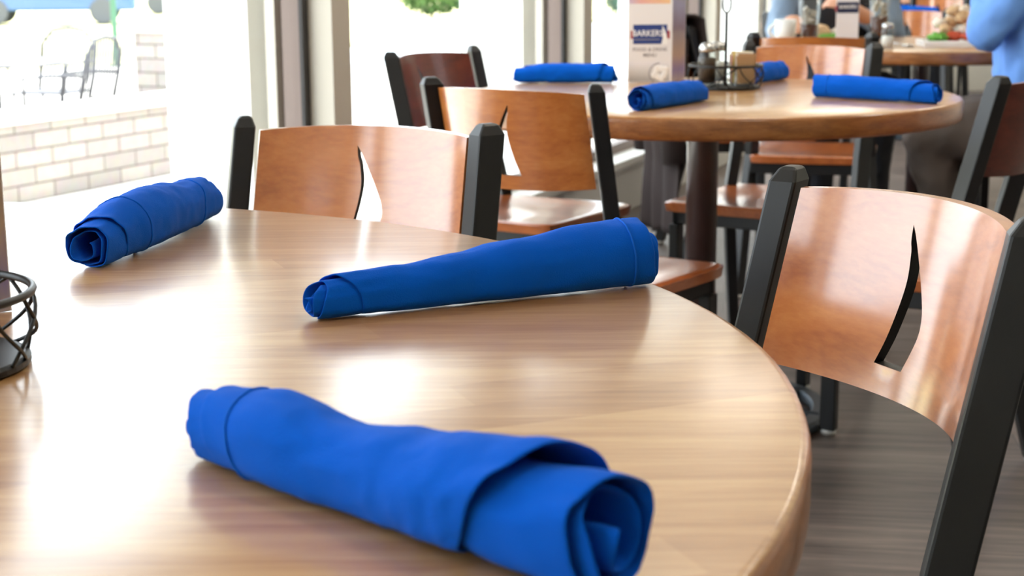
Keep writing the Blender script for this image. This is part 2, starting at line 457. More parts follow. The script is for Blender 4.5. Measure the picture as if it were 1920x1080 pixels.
def seat_bm():
    bm = bmesh.new(); nx, ny = 34, 34
    y0, y1 = -.045, .385
    def xy(u, v):
        hw = .192 + .016 * v
        # round the corners (map square to a rounded square)
        uu, vv = 2 * u - 1, 2 * v - 1
        k = .10
        fx = uu * math.sqrt(max(0, 1 - k * vv ** 8)); fy = vv * math.sqrt(max(0, 1 - k * uu ** 8))
        return fx * hw, (y0 + y1) / 2 + fy * (y1 - y0) / 2, uu, vv
    top = {}; bot = {}
    for i in range(nx + 1):
        for j in range(ny + 1):
            x, y, uu, vv = xy(i / nx, j / ny)
            e = max(abs(uu), abs(vv))
            d1 = math.exp(-((uu - .42) / .42) ** 2 - ((vv + .1) / .6) ** 2) + math.exp(-((uu + .42) / .42) ** 2 - ((vv + .1) / .6) ** 2)
            z = .452 - .010 * min(1, d1) * max(0, 1 - e ** 6) - .004 * max(0, (e - .93) / .07) ** 2
            top[i, j] = bm.verts.new((x, y, z)); bot[i, j] = bm.verts.new((x * .985, (y - .17) * .985 + .17, .427))
    for i in range(nx):
        for j in range(ny):
            f = bm.faces.new((top[i, j], top[i + 1, j], top[i + 1, j + 1], top[i, j + 1])); f.smooth = True
            bm.faces.new((bot[i, j], bot[i, j + 1], bot[i + 1, j + 1], bot[i + 1, j]))
    for i in range(nx):
        for j, s in ((0, 1), (ny, 0)):
            q = (top[i, j], bot[i, j], bot[i + 1, j], top[i + 1, j])
            bm.faces.new(q)
    for j in range(ny):
        for i in (0, nx):
            bm.faces.new((top[i, j], top[i, j + 1], bot[i, j + 1], bot[i, j]))
    return bm
def make_chair(name, label, panel_m, seat_m):
    t = thing(name, label, 'chair')
    o = obj('backrest', panel_bm(), None, t, mats=[panel_m, M_SLOT], recalc=False)
    obj('seat', seat_bm(), seat_m, t)
    bm = bmesh.new()
    box(bm, -.175, .175, -.03, -.008, .392, .4265); box(bm, -.185, .185, .335, .357, .392, .4265)
    box(bm, -.185, -.163, -.03, .357, .392, .4265); box(bm, .163, .185, -.03, .357, .392, .4265)
    obj('seat_frame', bm, M_BLACK, t, bevel=.003)
    for s in (-1, 1):
        ex, ey = s * (WP + .017), .012
        bm = bmesh.new()
        zt = .838
        yy = lambda z: ey - RK * (z - .45)
        nx_, ny_ = -s * math.sin(TOE) * -.011, -.011 * math.cos(TOE)
        ex, ey = ex + nx_, ey + ny_
        secs = [(ex + s * .03, -.10, .012, 1), (ex + s * .012, -.012, .36, 1), (ex + s * .004, yy(.45), .45, 1), (ex, yy(.55), .55, 1), (ex, yy(zt - .014), zt - .014, 1), (ex, yy(zt - .003), zt - .003, .68), (ex, yy(zt), zt, .5)]
        bar(bm, secs, .029, .039, s * TOE)
        l = obj('back_leg', bm, M_BLACK, t, bevel=.003)
        bm = bmesh.new(); lathe(bm, [(.014, 0), (.019, .004), (.019, .013)], 16, center=(ex + s * .03, -.10, 0)); obj('glide', bm, M_GLIDE, l, smooth=True)
        bm = bmesh.new()
        bar(bm, [(s * .178, .345, .012, 1), (s * .178, .345, .392, 1)], .026, .036, 0)
        l = obj('front_leg', bm, M_BLACK, t, bevel=.003)
        bm = bmesh.new(); lathe(bm, [(.012, 0), (.017, .004), (.017, .013)], 16, center=(s * .178, .345, 0)); obj('glide', bm, M_GLIDE, l, smooth=True)
    return t
c0 = make_chair('dining_chair', 'nearest black framed chair with a curved orange wooden back, right of the front table', M_CHAIR, M_SEAT)
c0.location = (.262, 1.327, 0); c0.rotation_euler = (0, 0, 1.955); c0['group'] = 'black framed wooden dining chairs'
CH = [
    (-.229, 1.956, 2.775, 'orange-brown wooden chair pushed up to the far side of the large front table'),
    (.0504, 2.84, -.605, 'orange wooden chair turned with its back to the camera, brown seat under the second table'),
    (.757, 4.10, 2.58, 'wooden chair facing the camera behind the wire caddy on the second table'),
    (.945, 4.86, -.24, 'orange wooden chair seen from behind, below the drinks on the third table'),
    (1.835, 4.82, 1.20, 'chair under the seated person in the light blue shirt'),
    (.69, 5.62, -1.45, 'chair draped with the dark jacket by the windows'),
    (1.90, 7.45, 2.9, 'small orange chair back showing between the cola glass and the plate of food'),
    (2.12, 10.2, -2.2, 'far orange-brown chair at the top right, left of the blue napkin'),
    (2.9, 10.6, 2.8, 'far orange chair at the top right in front of the navy clothed person'),
]
for x, y, r, lab in CH:
    dup(c0, (x, y, 0), r, lab)
cm = make_chair('dining_chair', 'wooden chair, its back darkened by painted shade, against the bright window', M_SHADECHAIR, M_SEAT)
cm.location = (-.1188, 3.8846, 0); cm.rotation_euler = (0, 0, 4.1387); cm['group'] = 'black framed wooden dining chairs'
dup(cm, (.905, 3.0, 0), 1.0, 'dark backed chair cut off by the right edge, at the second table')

# ------------------------------------------------------------------ rolled napkins
def napkin(label, p0, p1, prof, seed, shrink=(.04, .04), end=-100, flat=.95, turns=3.3, tele=(.0, .0), hems=(.06,), zt=.75, group=None, sag=1.0):
    """a square cloth rolled around cutlery: a spiral sheet, its loose outer edge running diagonally"""
    p0, p1 = Vector((p0[0], p0[1], 0)), Vector((p1[0], p1[1], 0))
    ax = (p1 - p0); Ln = ax.length; ax.normalize(); lat = Vector((0, 0, 1)).cross(ax); mid = (p0 + p1) / 2
    rng = random.Random(seed)
    def R(t):
        k = t * (len(prof) - 1); i = min(int(k), len(prof) - 2); f = k - i; f = f * f * (3 - 2 * f)
        return prof[i] * (1 - f) + prof[i + 1] * f
    bm = bmesh.new()
    nt, na = 72, 150
    TH = 2 * PI * turns
    wob = [rng.uniform(-1, 1) for _ in range(8)]
    def end_off(s, side):  # how far each layer sticks out of the end
        q = s * turns
        return (.006 * math.sin(q * 5.1 + wob[0] + side) + .004 * math.sin(q * 11 + wob[1] * 3 + side)) * (1 - s * .35) + tele[side] * (1 - s) ** 1.2
    def P(s, t, extra=0):
        th = s * TH
        Rt = R(t)
        r = Rt * (.16 + .84 * s ** .55)
        a = rad(end) - TH + th
        r *= 1 + .075 * noise.noise(Vector((math.cos(a) * 1.3, math.sin(a) * 1.3, t * 5 + seed * 7.3))) + .04 * noise.noise(Vector((math.cos(a) * 3, math.sin(a) * 3 + seed, t * 13))) + .02 * noise.noise(Vector((math.cos(a) * 6, math.sin(a) * 6 + seed, t * 24)))
        # ends pinch and open irregularly
        e = min(t, 1 - t)
        if e < .1: r *= 1 + .10 * (1 - e / .1) * noise.noise(Vector((math.cos(a) * 2 + seed, math.sin(a) * 2, 3.3 * (t > .5))))
        x = (t - .5) * Ln
        side = 1 if t > .5 else 0
        kk = max(0, abs(t - .5) * 2 - .5) * 2
        q = max(0, (s - 1 + 1.05 / turns) * turns / 1.05)
        x -= (t - .5) * 2 * shrink[side] * q ** 1.1
        x += (end_off(s, side) * kk) * (1 if side else -1)
        y = math.cos(a) * (r + extra); z = math.sin(a) * (r + extra) * flat
        base = R(t) * 1.02 * flat
        if z < 0: z = -base * (1 - math.exp(1.9 * z / base)) / (1 - math.exp(-1.9)) if sag else z
        over = abs(t - .5) * Ln - (Ln / 2 - shrink[side] * .8)
        if shrink[side] and over > -.02 and s < 1 - .9 / turns:
            k2 = min(1, (over + .02) / .03); z -= .10 * Rt * k2 * k2 * (3 - 2 * k2)
        return mid + ax * x + lat * y * (1.0) + Vector((0, 0, zt + base + .0015 + z))
    g = [[bm.verts.new(P(i / na, j / nt)) for j in range(nt + 1)] for i in range(na + 1)]
    for i in range(na):
        for j in range(nt): bm.faces.new((g[i][j], g[i + 1][j], g[i + 1][j + 1], g[i][j + 1]))
    # let the roll settle on the table along its whole length
    drop = [zt + .0014 - min(g[i][j].co.z for i in range(na + 1)) for j in range(nt + 1)]
    drop = [sum(drop[max(0, j - 1):j + 2]) / len(drop[max(0, j - 1):j + 2]) for j in range(nt + 1)]
    for j in range(nt + 1):
        for i in range(na + 1): g[i][j].co.z += drop[j]
    zmin = min(v.co.z for v in bm.verts)
    for v in bm.verts: v.co.z += zt + .0012 - zmin
    dzl = zt + .0012 - zmin
    o = obj('rolled_napkin', bm, M_NAP, None, smooth=True, recalc=False)
    so = o.modifiers.new('cloth', 'SOLIDIFY'); so.thickness = .0016; so.offset = 0
    ss = o.modifiers.new('sub', 'SUBSURF'); ss.levels = 0; ss.render_levels = 1
    tag(o, label, 'napkin', group)
    for hm in hems:
        b2 = bmesh.new()
        s0 = 1 - 1.02 / turns
        pts = [P(s0 + (1 - s0) * q / 60, hm, .0012) + Vector((0, 0, drop[round(hm * nt)] + dzl)) for q in range(61)]
        tube(b2, pts, .0009, 6)
        obj('hem', b2, M_HEM, o, smooth=True)
    return o
GN = 'rolled blue napkins'
napkin('rolled blue napkin at the left of the front table, in front of the window', (-.409, 1.462), (-.355, 1.775), [.025, .030, .032, .030, .028, .026], 1, shrink=(.05,.045), hems=(.2, .86), tele=(.004, .0), group=GN)
napkin('dark blue rolled napkin lying crosswise in the middle of the front table', (-.160, 1.236), (.118, 1.378), [.017, .019, .022, .026, .029, .030], 2, shrink=(.035,.0), hems=(.93,), tele=(.006, .0), flat=1.0, group=GN)
napkin('bright blue rolled napkin nearest the camera at the bottom of the photo', (-.176, .868), (.047, .662), [.023, .027, .024, .027, .031, .033], 3, shrink=(.03,.08), hems=(.1,), tele=(.014, .0), group=GN)
napkin('rolled blue napkin at the window side of the second table, behind the orange chair', (.012, 3.93), (.262, 3.905), [.022, .025, .026, .026, .025, .026], 4, shrink=(.06,.05), hems=(), group=GN)
napkin('rolled blue napkin end-on in front of the tent menu on the second table', (.252, 3.11), (.412, 3.345), [.025, .026, .026, .025, .023], 5, shrink=(.03,.03), hems=(), group=GN)
napkin('rolled blue napkin near the right rim of the second table', (.678, 3.43), (.893, 3.235), [.026, .027, .026, .025, .024], 6, shrink=(.0,.06), hems=(.12,), group=GN)
napkin('small rolled blue napkin right of the wire caddy on the second table', (.592, 3.83), (.70, 4.00), [.024, .026, .026, .024], 8, shrink=(.03,.03), hems=(), group=GN)
napkin('blue napkin on the farthest table at the top right', (2.25, 9.45), (2.56, 9.35), [.026, .03, .028, .024], 9, shrink=(.03,.03), hems=(), group=GN)

# ------------------------------------------------------------------ wire caddies
def caddy(loc, label, rz=0):
    t = thing('wire_caddy', label, 'caddy', loc, rz, 'black wire table caddies')
    R = .083
    bm = bmesh.new(); tube(bm, [((R + .004) * math.cos(2 * PI * i / 48), (R + .004) * math.sin(2 * PI * i / 48), .055) for i in range(48)], .0032, 8, closed=True)
    obj('rim', bm, M_WIRE, t, smooth=True)
    bm = bmesh.new(); lathe(bm, [(R - .006, 0), (R, .002), (R, .006), (R - .004, .008)], 48)
    obj('base', bm, M_WIRE, t, smooth=False)
    bm = bmesh.new(); rng = random.Random(4)
    for k in range(16):
        a0 = 2 * PI * k / 16 + rng.uniform(-.1, .1); da = rng.choice((-1, 1)) * rng.uniform(.35, 1.0); cv = rng.uniform(-.25, .25)
        pts = []
        for q in range(13):
            f = q / 12; a = a0 + da * f + cv * math.sin(PI * f); r = R - .002 + .005 * math.sin(PI * f) + .005 * f
            pts.append((r * math.cos(a), r * math.sin(a), .005 + .050 * f))
        tube(bm, pts, .0016, 6)
    obj('wire_lattice', bm, M_WIRE, t, smooth=True)
    bm = bmesh.new(); tube(bm, [(0, 0, .006), (0, 0, .16), (0, 0, .178)], .0038, 10)
    pts = []
    for q in range(33):
        a = -PI / 2 + 2 * PI * q / 32
        pts.append((.011 * math.cos(a) * (1 - .35 * math.sin(a)), 0, .206 + .028 * math.sin(a)))
    tube(bm, pts[:-1], .0024, 8, closed=True)
    obj('handle', bm, M_WIRE, t, smooth=True)
    return t
CD2 = (.512, 3.70, .75); CD1 = (-.434, 1.08, .75)
caddy(CD2, 'black wire caddy holding shakers and sugar packets on the second table', rad(25))
caddy(CD1, 'black wire caddy cut off by the left edge on the front table', rad(70))
def shaker(loc, label, fill_m, h=.085, fillh=.05, name='shaker'):
    t = thing(name, label, 'shaker', loc, 0, 'glass shakers')
    bm = bmesh.new(); lathe(bm, [(.018, 0), (.0225, .002), (.0225, h * .62), (.019, h * .75), (.0175, h * .8), (.016, h * .8), (.017, h * .74), (.0205, h * .6), (.0205, .005), (0.0, .004)], 32)
    obj('glass_body', bm, M_GLASS, t, smooth=True)
    bm = bmesh.new(); lathe(bm, [(0, .0055), (.0198, .0055), (.0198, fillh), (.015, fillh + .003), (0, fillh + .004)], 24)
    obj('contents', bm, fill_m, t, smooth=True)
    bm = bmesh.new(); lathe(bm, [(.0188, h * .78), (.0205, h * .8), (.0205, h * .9), (.017, h * .97), (.008, h), (0, h)], 32)
    obj('lid', bm, M_CHROME, t, smooth=True)
    return t
M_PEPPER = mat('pepper', (62, 48, 38), rough=.9, vary=.5, vary_scale=600)
M_SALT = mat('salt', (238, 236, 232), rough=.9)
shaker((CD2[0] - .045, CD2[1] - .012, .759), 'pepper shaker in the caddy on the second table', M_PEPPER, .10, .062)
shaker((CD2[0] - .012, CD2[1] + .044, .759), 'salt shaker behind the pepper in the caddy on the second table', M_SALT, .10, .05)
shaker((1.33, 5.50, .75), 'clear salt shaker at the near edge of the third table', M_SALT, .09, .042)
shaker((CD1[0] + .01, CD1[1] - .05, .759), 'pepper shaker in the caddy at the left edge of the front table', M_PEPPER, .10, .062)
shaker((2.62, 9.2, .75), 'shaker on the farthest table right of the blue napkin', M_SALT, .13, .06)
# sugar holder with packets
t = thing('sugar_holder', 'square glass sugar holder full of packets in the caddy on the second table', 'sugar holder', (CD2[0] + .040, CD2[1] + .002, .759), rad(20))
bm = bmesh.new(); s = .029
for (a, b, c, d) in ((-s, s, -s, -s + .003), (-s, s, s - .003, s), (-s, -s + .003, -s + .003, s - .003), (s - .003, s, -s + .003, s - .003)): box(bm, a, b, c, d, .003, .052)
box(bm, -s, s, -s, s, 0, .003)
obj('glass_body', bm, M_GLASS, t)
PK = [mat('packet_brown', (176, 140, 104), rough=.8), mat('packet_yellow', (226, 204, 128), rough=.8), mat('packet_pink', (222, 150, 150), rough=.8), mat('packet_white', (236, 232, 222), rough=.8)]
for k in range(9):
    y = -.022 + k * .0054
    bm = bmesh.new(); z1 = .070 + .008 * ((k * 7) % 3) / 2
    Mx = Matrix.Translation((0, y, 0)) @ Matrix.Rotation(rad((k * 5) % 7 - 3), 4, 'Y') @ Matrix.Rotation(rad((k * 3) % 5 - 2), 4, 'X')
    box(bm, -.0235, .0235, -.0016, .0016, .004, z1, Mx)
    p = obj('sugar_packet', bm, PK[(0, 0, 3, 0, 1, 1, 2, 3, 0)[k]], None, loc=(CD2[0] + .040, CD2[1] + .002, .759), rotz=rad(20), bevel=.001)
    tag(p, 'sugar packet standing in the glass holder in the second table\'s caddy', 'sugar packet', 'sugar packets in the holder')

# ------------------------------------------------------------------ tent menus
M_PAPER = mat('menu_paper', (236, 234, 238), rough=.35, coat=.2)
M_LOGO = mat('menu_blue', (44, 66, 132), rough=.4)
M_NAVY = mat('menu_navy', (26, 34, 66), rough=.4)
M_RED = mat('menu_red', (168, 78, 82), rough=.4)
M_WHITEINK = mat('menu_white', (246, 246, 248), rough=.4)
M_GREYINK = mat('menu_grey', (150, 148, 156), rough=.5)
def gradient(name, stops, axis=2):
    m = bpy.data.materials.new(name); m.use_nodes = True; N = m.node_tree.nodes; L = m.node_tree.links
    tc = N.new('ShaderNodeTexCoord'); sp = N.new('ShaderNodeSeparateXYZ'); L.new(tc.outputs['Generated'], sp.inputs[0])
    cr = N.new('ShaderNodeValToRGB'); e = cr.color_ramp.elements
    e[0].position, e[0].color = stops[0][0], lin(stops[0][1]); e[1].position, e[1].color = stops[-1][0], lin(stops[-1][1])
    for p, c in stops[1:-1]: k = e.new(p); k.color = lin(c)
    n = N.new('ShaderNodeTexNoise'); n.inputs['Scale'].default_value = 7; L.new(tc.outputs['Generated'], n.inputs['Vector'])
    ma = N.new('ShaderNodeMath'); ma.operation = 'MULTIPLY_ADD'; ma.inputs[1].default_value = .12
    L.new(n.outputs['Fac'], ma.inputs[0]); L.new(sp.outputs[axis], ma.inputs[2]); L.new(ma.outputs[0], cr.inputs['Fac'])
    L.new(cr.outputs[0], N['Principled BSDF'].inputs['Base Color']); N['Principled BSDF'].inputs['Roughness'].default_value = .35
    return m
M_PHOTO = gradient('menu_photo', [(.05, (176, 176, 178)), (.3, (196, 196, 198)), (.7, (222, 222, 226)), (1, (234, 232, 240))])
M_PEACH = gradient('menu_food_photo', [(.05, (206, 190, 216)), (.35, (232, 176, 170)), (1, (240, 196, 150))], 0)
M_SIDE = gradient('menu_side_photo', [(0.02, (180, 170, 160)), (.16, (130, 124, 170)), (.3, (174, 152, 132)), (.5, (148, 130, 122)), (.55, (124, 98, 102)), (.75, (150, 144, 166)), (1, (156, 154, 178))])
def text_mesh(name, body, size, m, parent, Mx, thick=.0002):
    c = bpy.data.curves.new(name, 'FONT'); c.body = body; c.size = size; c.align_x = 'CENTER'; c.align_y = 'CENTER'; c.extrude = thick; c.resolution_u = 3; c.offset = size * .012
    o = bpy.data.objects.new(name + '_tmp', c); COL.objects.link(o)
    dg = bpy.context.evaluated_depsgraph_get(); me = bpy.data.meshes.new_from_object(o.evaluated_get(dg)); me.name = name
    bpy.data.objects.remove(o)
    me.transform(Mx); me.materials.clear(); me.materials.append(m)
    q = bpy.data.objects.new(name, me); COL.objects.link(q); q.parent = parent
    return q
def tent_menu(loc, rz, label, Hh=.27, Wd=.112):
    """upright folded card: front panel faces local -y, a second panel folds back at its right edge"""
    t = thing('tent_menu', label, 'menu', loc, rz)
    bm = bmesh.new(); box(bm, -Wd / 2, Wd / 2, -.0006, .0006, 0, Hh); obj('front_panel', bm, M_PAPER, t)
    sd = bmesh.new()
    Mr = Matrix.Translation((Wd / 2 + .0004, .0006, 0)) @ Matrix.Rotation(rad(62), 4, 'Z')
    box(sd, 0, Wd * .9, 0, .001, 0, Hh, Mr); obj('side_panel', sd, M_SIDE, t)
    bk = bmesh.new(); Mr2 = Matrix.Translation((-Wd / 2, .0006, 0)) @ Matrix.Rotation(rad(62), 4, 'Z')
    e = Mr @ Vector((Wd * .9, 0, 0))
    d = Vector((-Wd / 2, .0008, 0)) - e
    Mb = Matrix.Translation(e + Vector((0, .001, 0))) @ Matrix.Rotation(math.atan2(d.y, d.x), 4, 'Z')
    box(bk, 0, d.length, 0, .001, 0, Hh, Mb); obj('rear_panel', bk, M_PAPER, t)
    F = lambda z, dy=.0009: Matrix.Translation((0, -dy, z)) @ Matrix.Rotation(rad(90), 4, 'X')
    bm = bmesh.new(); box(bm, -Wd / 2 + .002, Wd / 2 - .006, -.0009, -.0007, .002, .050); obj('printed_photo', bm, M_PHOTO, t)
    pl = bmesh.new()
    for q in range(9):
        a = 2 * PI * q / 9; lathe(pl, [(0, 0), (.0075, 0), (.006, .0012), (0, .0016)], 12, center=(.026 + .012 * math.cos(a) * (1 + q % 2 * .4), .022 + .011 * math.sin(a) * (1 + q % 2 * .4), 0))
    bmesh.ops.transform(pl, matrix=F(0, .0009), verts=pl.verts); obj('printed_photo', pl, M_WHITEINK, t)
    ri = bmesh.new(); tube(ri, [(.027 + .029 * math.cos(a), .021 + .026 * math.sin(a), .0003) for a in [rad(95 + 12 * q) for q in range(18)]], .0012, 6)
    bmesh.ops.transform(ri, matrix=F(0, .0008), verts=ri.verts); obj('printed_photo', ri, M_GREYINK, t)
    z0 = .119
    bm = bmesh.new(); box(bm, -.050, .050, -.0009, -.0007, z0 - .011, z0 + .009); obj('logo', bm, M_RED, t)
    bm = bmesh.new(); box(bm, -.043, .043, -.0012, -.0009, z0 - .024, z0 + .024); lg = obj('logo', bm, M_LOGO, t)
    text_mesh('lettering', 'BARKERS', .0215, M_WHITEINK, lg, F(z0 + .002, .0014) @ Matrix.Translation((-.006, 0, 0)) @ Matrix.Scale(.9, 4, (1, 0, 0)))
    bm = bmesh.new()
    for q in range(14): box(bm, -.040 + q * .0046, -.0366 + q * .0046, -.0016, -.0013, z0 - .0145, z0 - .0115)
    obj('logo_line', bm, M_GREYINK, lg)
    sl = bmesh.new()
    Lp = [(.030, .019), (.032, .010), (.0325, -.002), (.031, -.014), (.0285, -.025), (.0445, -.0255), (.0435, -.012), (.041, 0), (.037, .010), (.0315, .020)]
    va = [sl.verts.new((x, y, 0)) for x, y in Lp]; vb = [sl.verts.new((x, y, .0004)) for x, y in Lp]
    sl.faces.new(va[::-1]); sl.faces.new(vb)
    for i in range(len(Lp)): sl.faces.new((va[i], va[(i + 1) % len(Lp)], vb[(i + 1) % len(Lp)], vb[i]))
    bmesh.ops.transform(sl, matrix=F(z0, .0014), verts=sl.verts); obj('sail', sl, M_WHITEINK, lg)
    text_mesh('lettering', 'FOOD & DRINK', .0125, M_GREYINK, t, F(.081))
    text_mesh('lettering', 'MENU', .0125, M_GREYINK, t, F(.067))
    bm = bmesh.new(); box(bm, -Wd / 2 + .002, Wd / 2 - .006, -.0009, -.0007, Hh - .075, Hh - .002); obj('printed_photo', bm, M_PEACH, t)
    return t
tent_menu((.352, 3.93, .7505), rad(3), 'tall tent menu with a blue logo standing on the second table')
tent_menu((-.552, 1.225, .7505), rad(-20), 'tent menu at the left edge behind the wire caddy on the front table', Hh=.30)
# menu and card holder on the third table
t = thing('menu_holder', 'small white menu stand with a navy sign between two cola glasses', 'menu stand', (1.255, 5.82, .75), rad(5))
bm = bmesh.new(); box(bm, -.043, .043, -.001, .001, .012, .22); obj('card', bm, M_PAPER, t)
bm = bmesh.new(); box(bm, -.045, .045, -.025, .025, 0, .012); obj('base', bm, M_GLASS, t)
bm = bmesh.new(); box(bm, -.041, .041, -.0018, -.0012, .116, .156); lg = obj('logo', bm, M_NAVY, t)
text_mesh('lettering', 'BARKERS', .0185, M_WHITEINK, lg, Matrix.Translation((0, -.002, .138)) @ Matrix.Rotation(rad(90), 4, 'X') @ Matrix.Scale(.9, 4, (1, 0, 0)))
bm = bmesh.new(); box(bm, -.049, -.041, -.0015, -.001, .122, .142); obj('logo', bm, M_RED, t)

# ------------------------------------------------------------------ what stands on the third table
M_COLA = mat('cola', (86, 42, 18), rough=.08, spec=.6)
M_ICE = mat('ice', (236, 224, 206), rough=.1, trans=.6, ior=1.31)
M_CHINA = mat('white_china', (238, 238, 236), rough=.25)
def cola(loc, label, lv):
    t = thing('cola_glass', label, 'glass', loc, 0, 'glasses of cola')
    bm = bmesh.new(); lathe(bm, [(.030, 0), (.031, .004), (.042, .165), (.0395, .165), (.0285, .008), (0, .007)], 32); obj('glass_body', bm, M_GLASS, t, smooth=True)
    bm = bmesh.new(); lathe(bm, [(0, .0085), (.0275, .0085), (.0275 + .011 * lv / .16, lv), (0, lv)], 32); obj('cola', bm, M_COLA, t, smooth=False)
    rng = random.Random(int(lv * 1000))
    for k in range(6):
        bm = bmesh.new(); s = .011
        a = rng.uniform(0, 6.28); r = .017
        box(bm, -s, s, -s, s, -s, s, Matrix.Translation((r * math.cos(a), r * math.sin(a), lv - .004 + .011 * k)) @ Matrix.Rotation(rng.uniform(0, 3), 4, (1, 1, .5)))
        obj('ice_cube', bm, M_ICE, t, bevel=.003)
    return t
cola((1.118, 5.84, .75), 'cola glass beside the white mug on the third table', .075)
cola((1.44, 6.10, .75), 'cola glass right of the menu stand on the third table', .095)
t = thing('mug', 'white mug in front of the far seated person at the third table', 'mug', (1.045, 5.93, .75), 0)
bm = bmesh.new(); lathe(bm, [(.030, 0), (.037, .01), (.041, .09), (.0385, .09), (.034, .012), (0, .01)], 32); obj('body', bm, M_CHINA, t, smooth=True)
bm = bmesh.new(); tube(bm, [(-.038 - .024 * math.sin(PI * q / 12), 0, .02 + .055 * q / 12) for q in range(13)], .0055, 8); obj('handle', bm, M_CHINA, t, smooth=True)
def plate(name, label, loc, R=.11, square=None, rz=0):
    t = thing(name, label, 'plate', loc, rz)
    bm = bmesh.new()
    if square:
        a, b = square; h = .022
        box(bm, -a, a, -b, b, 0, .006)
        for d in ((-a, a, -b, -b + .008), (-a, a, b - .008, b), (-a, -a + .008, -b + .008, b - .008), (a - .008, a, -b + .008, b - .008)): box(bm, *d, .006, h)
        obj('dish', bm, M_CHINA, t, bevel=.003)
    else:
        lathe(bm, [(R * .55, 0), (R * .6, .004), (R, .017), (R, .02), (R * .62, .008), (0, .007)], 40); obj('dish', bm, M_CHINA, t, smooth=True)
    return t
def blob(name, parent, m, loc, s, seed, loc_is_obj=False, amp=.25, fr=3.0, sub=3):
    bm = bmesh.new(); bmesh.ops.create_icosphere(bm, subdivisions=sub, radius=1)
    for v in bm.verts:
        k = 1 + amp * noise.noise(v.co * fr * .6 + Vector((seed, 0, seed * 2)))
        v.co = Vector((v.co.x * s[0] * k, v.co.y * s[1] * k, v.co.z * s[2] * k)) + Vector(loc)
    return obj(name, bm, m, parent, smooth=True)
M_LETT = mat('lettuce', (104, 168, 62), rough=.6, vary=.3)
M_CHICK = mat('fried_food', (206, 172, 132), rough=.75, vary=.3, vary_scale=40)
M_TOM = mat('tomato_red', (190, 74, 44), rough=.45, vary=.2)
M_CREAM = mat('cream_food', (232, 220, 204), rough=.7, vary=.1)
pt = plate('serving_dish', 'white rectangular dish heaped with food by the light blue sleeve', (1.645, 5.66, .75), square=(.155, .10), rz=rad(-6))
blob('lettuce', pt, M_LETT, (-.095, -.02, .032), (.034, .04, .018), 3.1, amp=.7, fr=6)
for k, (x, y, z, sx, m) in enumerate(((-.04, .0, .035, .04, M_TOM), (.03, -.03, .035, .05, M_TOM), (.09, .01, .035, .05, M_TOM))): blob('sauce_heap', pt, m, (x, y, z), (sx, sx * .9, .018), k * 2.2)
for k in range(12):
    a = k * 2.4; blob('fried_piece', pt, M_CHICK if k % 3 else M_CREAM, (-.02 + .07 * math.cos(a) * (.4 + k / 16), .01 + .045 * math.sin(a), .06 + .022 * (k % 4)), (.024, .02, .02), k * 1.7, amp=.6, sub=2)
p2 = plate('side_plate', 'white plate of food with a green pickle between the cola glasses', (1.195, 5.95, .75), .085)
blob('bun', p2, M_CHICK, (-.015, .01, .04), (.045, .045, .03), 5); blob('pickle', p2, M_LETT, (.02, -.05, .025), (.05, .014, .013), 6, amp=.2)
blob('fries', p2, M_CREAM, (.045, .01, .03), (.03, .035, .02), 8, amp=.7, fr=6)
t = thing('spoon', 'steel spoon lying left of the rectangular dish', 'spoon', (1.43, 5.60, .75), rad(-52))
bm = bmesh.new(); bmesh.ops.create_uvsphere(bm, u_segments=16, v_segments=8, radius=1)
for v in bm.verts: v.co = Vector((v.co.x * .027, v.co.y * .018, .006 + v.co.z * .005))
obj('bowl', bm, M_CHROME, t, smooth=True)
bm = bmesh.new(); tube(bm, [(-.02, 0, .007), (-.06, 0, .012), (-.13, 0, .006)], .003, 8); obj('handle', bm, M_CHROME, t, smooth=True)
M_SEASHELL = mat('cup_pale', (206, 196, 190), rough=.4)
t = thing('tumbler', 'pale tumbler on the farthest table beside the light blue shoulder', 'tumbler', (2.78, 9.25, .75))
bm = bmesh.new(); lathe(bm, [(.034, 0), (.042, .11), (.039, .11), (.032, .006), (0, .005)], 28); obj('body', bm, M_SEASHELL, t, smooth=True)
bm = bmesh.new(); lathe(bm, [(0, .09), (.038, .09), (.03, .12), (0, .13)], 28); obj('contents', bm, M_CREAM, t, smooth=True)

# ------------------------------------------------------------------ people
def capsule(bm, a, b, ra, rb, sx=1.0, n=16, side=None):
    """tapered limb with rounded ends; sx widens it along 'side'"""
    a, b = Vector(a), Vector(b); t = (b - a); L = t.length; t.normalize()
    s = Vector(side) if side else t.cross(Vector((0, 0, 1)))
    s = s - t * s.dot(t)
    if s.length < .01: s = t.cross(Vector((1, 0, 0)))
    s.normalize(); f = t.cross(s); rings = []
    st = []
    for k in range(1, 5): th = PI / 2 * (1 - k / 5); st.append((-ra * math.sin(th), ra * math.cos(th)))
    for k in range(0, 7): st.append((L * k / 6, ra + (rb - ra) * k / 6))
    for k in range(1, 5): th = PI / 2 * k / 5; st.append((L + rb * math.sin(th), rb * math.cos(th)))
    for d, r in st: rings.append([bm.verts.new(a + t * d + s * (r * sx * math.cos(2 * PI * i / n)) + f * (r * math.sin(2 * PI * i / n))) for i in range(n)])
    for p, q in zip(rings, rings[1:]):
        for i in range(n): bm.faces.new((p[i], p[(i + 1) % n], q[(i + 1) % n], q[i]))
    bm.faces.new(rings[0][::-1]); bm.faces.new(rings[-1])
def fuse(o, vox=.011, sm=6):
    r = o.modifiers.new('fuse', 'REMESH'); r.mode = 'VOXEL'; r.voxel_size = vox; r.use_smooth_shade = True
    s = o.modifiers.new('soft', 'SMOOTH'); s.factor = .5; s.iterations = sm
M_SKIN = mat('skin', (206, 156, 130), rough=.5, vary=.06)
M_HAIR = mat('hair', (70, 54, 44), rough=.6)
M_EYE = mat('eye_white', (236, 234, 230), rough=.2)
